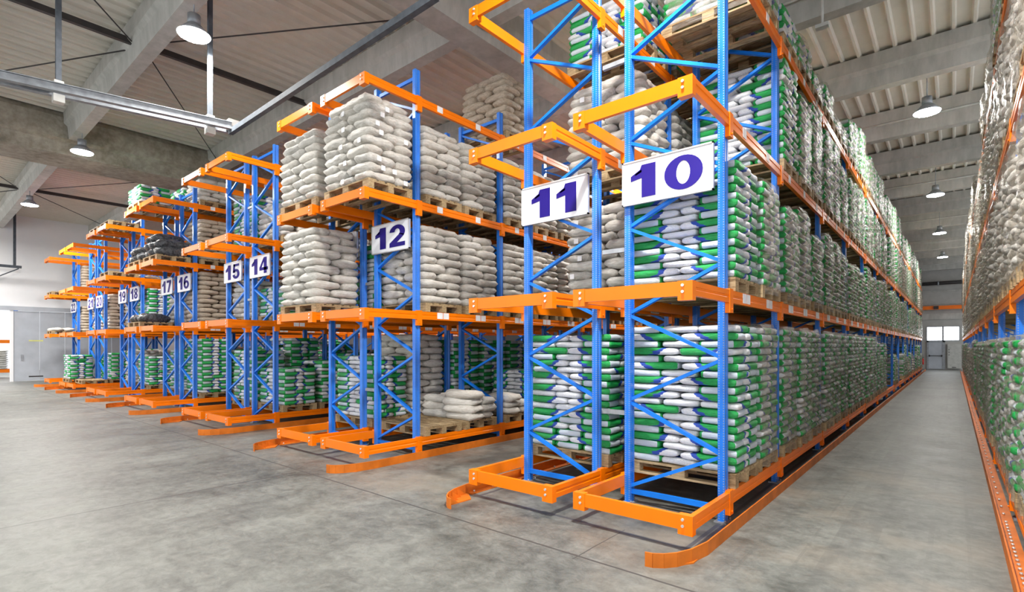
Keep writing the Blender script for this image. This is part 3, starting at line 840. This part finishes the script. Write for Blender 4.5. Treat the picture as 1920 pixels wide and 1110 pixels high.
# rack 13
stack(13, 2, 4.80, 'woven', 1.15, True, name='end stack overhanging third level of rack thirteen')
stack(13, 1, 4.80, 'woven', 1.28, True, name='end stack overhanging second level of rack thirteen')
stack(13, 0, 5.87, 'printed', 1.12, True, name=hn(13, 0, 0)); stack(13, 0, 6.77, 'woven', 1.54, True, True, name=hn(13, 0, 1))
for k in (1, 2, 3):
    for j, yc in enumerate(slots(k)): stack(13, 0, yc, 'printed', 1.44, j == 0, name=hn(13, 0, 3*k-1+j))
for j, yc in enumerate(slots(0)+slots(1)): stack(13, 1, yc, 'printed', 1.1, False, name=hn(13, 1, j)); stack(13, 2, yc, 'woven', 1.0, False, name=hn(13, 2, j))
# racks 14 to 22
spec = {
 14: {0: ('printed', .96, 0), 1: ('printed', .8, 0), 2: ('woven', .9, 0)},
 15: {0: ('printed', 1.36, 1), 1: ('woven', 1.0, 0), 2: ('printed', 1.1, 0)},
 16: {0: ('printed', 1.36, 0), 1: ('tan', 1.28, 0), 2: ('tan', 1.1, 1), 3: ('woven', .5, 0)},
 17: {0: ('printed', 1.2, 1), 1: ('woven', 1.2, 1), 3: ('printed', .6, 1)},
 18: {0: ('printed', 1.12, 0), 1: ('printed', 1.12, 0)},
 19: {0: ('woven', 1.2, 1), 1: ('woven', 1.15, 1)},
 20: {0: ('printed', 1.2, 0), 1: ('tan', 1.28, 0), 2: ('tan', .5, 0)},
 21: {0: ('printed', 1.0, 0), 1: ('woven', 1.15, 0)},
 22: {1: ('tan', 1.15, 0), 2: ('tan', 1.15, 0)},
}
R.seed(21)
for n, d in spec.items():
    for lv, (kd, h, wr) in d.items():
        for j, yc in enumerate(slots(0)+slots(1)):
            stack(n, lv, yc, 'woven' if kd == 'tan' else kd, h+R.choice((-.13, 0, .13)), j == 0, bool(wr) and j < 2, kd == 'tan', name=hn(n, lv, j))
stack(17, 3, 4.8, 'printed', .48, True, True, name='end stack overhanging top level of rack seventeen')
stack(21, 0, 4.85, 'printed', .96, True, name='low end stack near sign twenty-one and the grey sliding door')
stack(20, 0, 5.0, None, 0, name='at the floor end of rack twenty')
for n, lv in ((22, 1), (22, 2), (18, 3), (19, 3), (18, 2), (16, 2), (17, 2), (17, 1)):
    stack(n, lv, 4.82, None, 0, name='on the %s end of rack %s' % (LEVELN[lv], NW[n]))

# loose pile of sacks in rack 12, floor level
def loose(n, lv, yc, nl, label, tan=False, zz=.146, gr=None):
    xc = xr(n)-.55; z = ZT[lv]+zz
    for i in range(nl):
        for q, (bx, by) in enumerate(((-.3, -.15), (.3, -.18), (-.28, .2), (.3, .18))):
            if i == nl-1 and q != 1 and nl > 1: continue
            bag('woven', xc+bx+R.uniform(-.04, .04), yc+by+R.uniform(-.03, .03), z+.065+i*.125, (.78, .42, .145), R.uniform(-.3, .3)+(PI if R.random() < .5 else 0), tan, '%s layer of %s, %s' % (ORD[i], label, ('inner front', 'aisle front', 'inner rear', 'aisle rear')[q]), R.uniform(-.10, .10), R.uniform(-.10, .10))
pallet(xr(12)-.55, 6.77, ZT[0]+.002, 'under the slumped loose sacks in rack twelve', True); loose(12, 0, 6.77, 4, 'nearer slumped pile in rack twelve')
pallet(xr(12)-.55, 7.84, ZT[0]+.002, 'under the second slumped pile in rack twelve', False); loose(12, 0, 7.84, 3, 'second slumped pile in rack twelve')
loose(22, 1, 4.8, 1, 'small pile at the end of rack twenty-two')

# ------------------------------------------------------------------ emit bags: individuals nearest the camera, the rest merged
def visible_rank(b):
    fx, fy = -math.sin(YAW), math.cos(YAW)
    t = b['x']*fx + b['y']*fy
    l = b['x']*fy - b['y']*fx
    px = 960+F_PX*l/t if t > .5 else -9999; py = 650-(b['z']-EYE)/t*F_PX
    inside = -40 < px < 1960 and -40 < py < 1150
    hid = (b['where'].find('rack 11') > 0 and 'first' not in b['where'].split('stack')[0][-8:]) or ('rear inner' in b['where'])
    return (0 if inside and not hid else 1, t)
for kind in ('printed', 'woven'):
    L = sorted([b for b in BAGS if b['kind'] == kind], key=visible_rank)
    lookt = 'green-printed bag' if kind == 'printed' else 'off-white woven sack'
    for b in L[:300]:
        look = lookt if not b['tan'] else 'tan woven sack'
        o = link('printed_bag' if kind == 'printed' else 'woven_sack', bag_mesh(kind, b['s'], b['d'], b['tan']), None, (b['x'], b['y'], b['z']))
        o.rotation_euler = (b['tx'], b['ty'], b['rz'])
        tag(o, look+', '+b['where'], 'bag' if kind == 'printed' else 'sack', 'printed bags on pallets' if kind == 'printed' else 'woven sacks on pallets')
        if kind == 'woven' and R.random() < .75 and b['x'] < -4:
            # small sewn-on paper tag at the visible end
            Lx, W_, T_ = b['d']
            zr = b['rz'] % (2*PI)
            lenwise = abs(math.cos(b['rz'])) > .7
            if lenwise: e = 1 if math.cos(b['rz']) > 0 else -1
            else: e = -1 if math.sin(b['rz']) > 0 else 1     # end that looks to -Y
            m_ = MB().box(-.004, .004, -.035, .035, -.05, .02).mesh('paper_tag', WHITE) if 'TAGM' not in globals() else TAGM
            TAGM = m_
            if not lenwise and 'aisle end' in b['where'] and R.random() < .7:
                e = 1 if -math.sin(b['rz']) > 0 else -1
                link('paper_tag', TAGM, o, (R.uniform(-.12, .12), e*(W_/2+.006), R.uniform(-.01, .01)), PI/2)
            else: link('paper_tag', TAGM, o, (e*(Lx/2+.004), R.uniform(-.08, .08), R.uniform(-.01, .01)))
    # rest
    Vs, Ps, Fs, Rs = [], [], [], []; off = 0
    for b in L[300:]:
        t = math.hypot(b['x'], b['y'])
        lod = 1 if t < 16 else 2
        V, P, Fc = BG[(kind, lod, b['s'])]
        M = (Matrix.Translation((b['x'], b['y'], b['z'])) @ Matrix.Rotation(b['rz'], 4, 'Z') @ Matrix.Rotation(b['tx'], 4, 'X'))
        Mn = np.array(M); W3 = (V*np.array(b['d'])) @ Mn[:3, :3].T + Mn[:3, 3]
        Vs.append(W3); Ps.append(P); Fs.append(Fc+off); Rs.append(np.full(len(V), R.random()*.98 + (1.0 if b['tan'] else 0))); off += len(V)
    if Vs:
        me = mk_mesh('rest', np.concatenate(Vs), np.concatenate(Ps), np.concatenate(Fs), np.concatenate(Rs), PRINTED if kind == 'printed' else WOVEN)
        o = link('printed_bag_stacks' if kind == 'printed' else 'woven_sack_stacks', me)
        tag(o, 'green and white printed bags filling the deeper rack bays' if kind == 'printed' else 'off-white woven sacks filling the deeper rack bays', 'bags' if kind == 'printed' else 'sacks', kind='stuff')
if stuffp:
    V0, F0 = PALA; Vs = [V0+np.array(p) for p in stuffp]; Fs = [F0+i*len(V0) for i in range(len(stuffp))]
    me = bpy.data.meshes.new('p'); me.from_pydata(np.concatenate(Vs).tolist(), [], np.concatenate(Fs).tolist()); me.materials.append(WOOD)
    tag(link('pallet_rows', me), 'wooden pallets under the farthest stacks', 'pallets', kind='stuff')

# black wrapped sacks
def black(n, lv, yc, lay):
    xc = xr(n)-.55
    for i in range(lay):
        for q in range(3 if i < lay-1 or lay == 1 else 2):
            V, P, Fc = BG[('woven', 0, (i+q) % NV)]
            me = mk_mesh('black_sack', V*np.array((.80, .46, .24)), P, Fc, np.zeros(len(V)), BLACKBAG)
            o = link('black_sack', me, None, (xc-.4+.4*q+R.uniform(-.03, .03), yc+R.uniform(-.03, .03), ZT[lv]+.146+.10+i*.20), PI/2+R.uniform(-.2, .2))
            tag(o, 'black plastic sack, %s layer, %s, on the %s end of rack %s' % (ORD[i], ('inner', 'middle', 'outer')[q], LEVELN[lv], NW[n]), 'sack', 'black plastic sacks')
black(16, 2, 4.82, 3); black(17, 2, 4.82, 2); black(17, 1, 4.82, 1)

# ------------------------------------------------------------------ stretch film
def film_mesh(seed, H):
    P, Fc = cubegrid(14, 10, 18)
    r = np.random.RandomState(seed); ph = r.uniform(0, 6.28, 10)
    keep = ~np.all(P[Fc][:, :, 2] < -.999, axis=1); Fc = Fc[keep]
    X, Yv, Z = P[:, 0].copy(), P[:, 1].copy(), P[:, 2].copy()
    e = 6.; rad = (np.abs(X)**e+np.abs(Yv)**e)**(1/e); m = np.maximum(np.abs(X), np.abs(Yv)); k = np.where(rad > 1e-6, m/np.maximum(rad, 1e-6), 1)
    X *= k; Yv *= k
    tw = 1+.012*np.sin(9*Z+3*X+ph[0])+.010*np.sin(16*Z-4*Yv+ph[1])+.008*np.sin(30*Z+ph[2])
    tpr = 1-.06*np.clip((Z-.75)/.25, 0, 1)**2
    X = X*.630*tw*tpr; Yv = Yv*.402*tw*tpr
    Z = (Z*.5+.5)*H + (.02*np.sin(5*X*2+ph[3])*np.sin(7*Yv*2+ph[4]))*(Z > .99)
    V = np.stack([X, Yv, Z], 1)
    return mk_mesh('film', V, P, Fc, np.zeros(len(V)), FILM)
fm = {}
nf = 0
for (x, y, z, H, name, side) in FILMS:
    key = (round(H, 2), R.randrange(3))
    if key not in fm: fm[key] = film_mesh(len(fm), key[0])
    if y > 30 and side > 0 and z > 99: continue
    nf += 1
    if nf > 290: break
    tag(link('stretch_wrap', fm[key], None, (x, y, z)), 'clear stretch film round the '+name, 'plastic film', 'clear film round pallet stacks')

# ------------------------------------------------------------------ next hall seen through the door opening
t = thing('pallet_rack', (-41, 0, 0), 0, 'blue and orange rack seen through the open sliding door', 'pallet rack', 'pallet racks')
for yy in (1.6, 3.0, 4.4):
    for xx in (-.5, .5): build('post', MB().box(xx-.04, xx+.04, yy-.05, yy+.05, 0, 4.6), BRACE, t)
for z in (.3, 1.95, 3.9): build('beam', MB().box(.5, .56, .2, 4.6, z, z+.18).box(-.56, -.5, .2, 4.6, z, z+.18), ORANGE, t)
for i, yy in enumerate((2.3, 3.7)):
    for k in range(9):
        V, P, Fc = BG[('woven', 1, k % NV)]
        me = mk_mesh('s', V*np.array((1.1, .75, .13)), P, Fc, np.full(len(V), k/9.), WOVEN)
        tag(link('woven_sack', me, None, (-40.9, yy, .55+k*.12)), 'pale woven sack, %s layer up, stack %s behind the open sliding door' % (ORD[k], 'nearer the door edge' if i else 'deeper inside'), 'sack', 'sacks in the next hall')
L = bpy.data.lights.new('next_hall_light', 'AREA'); L.size = 5; L.energy = 500; lo = bpy.data.objects.new('next_hall_light', L); C.objects.link(lo); lo.location = (-43, 3, 6.8)
print('BAGS', len(BAGS), 'objects', len(bpy.data.objects), 'films', nf, 'pallets', npal[0], len(stuffp))
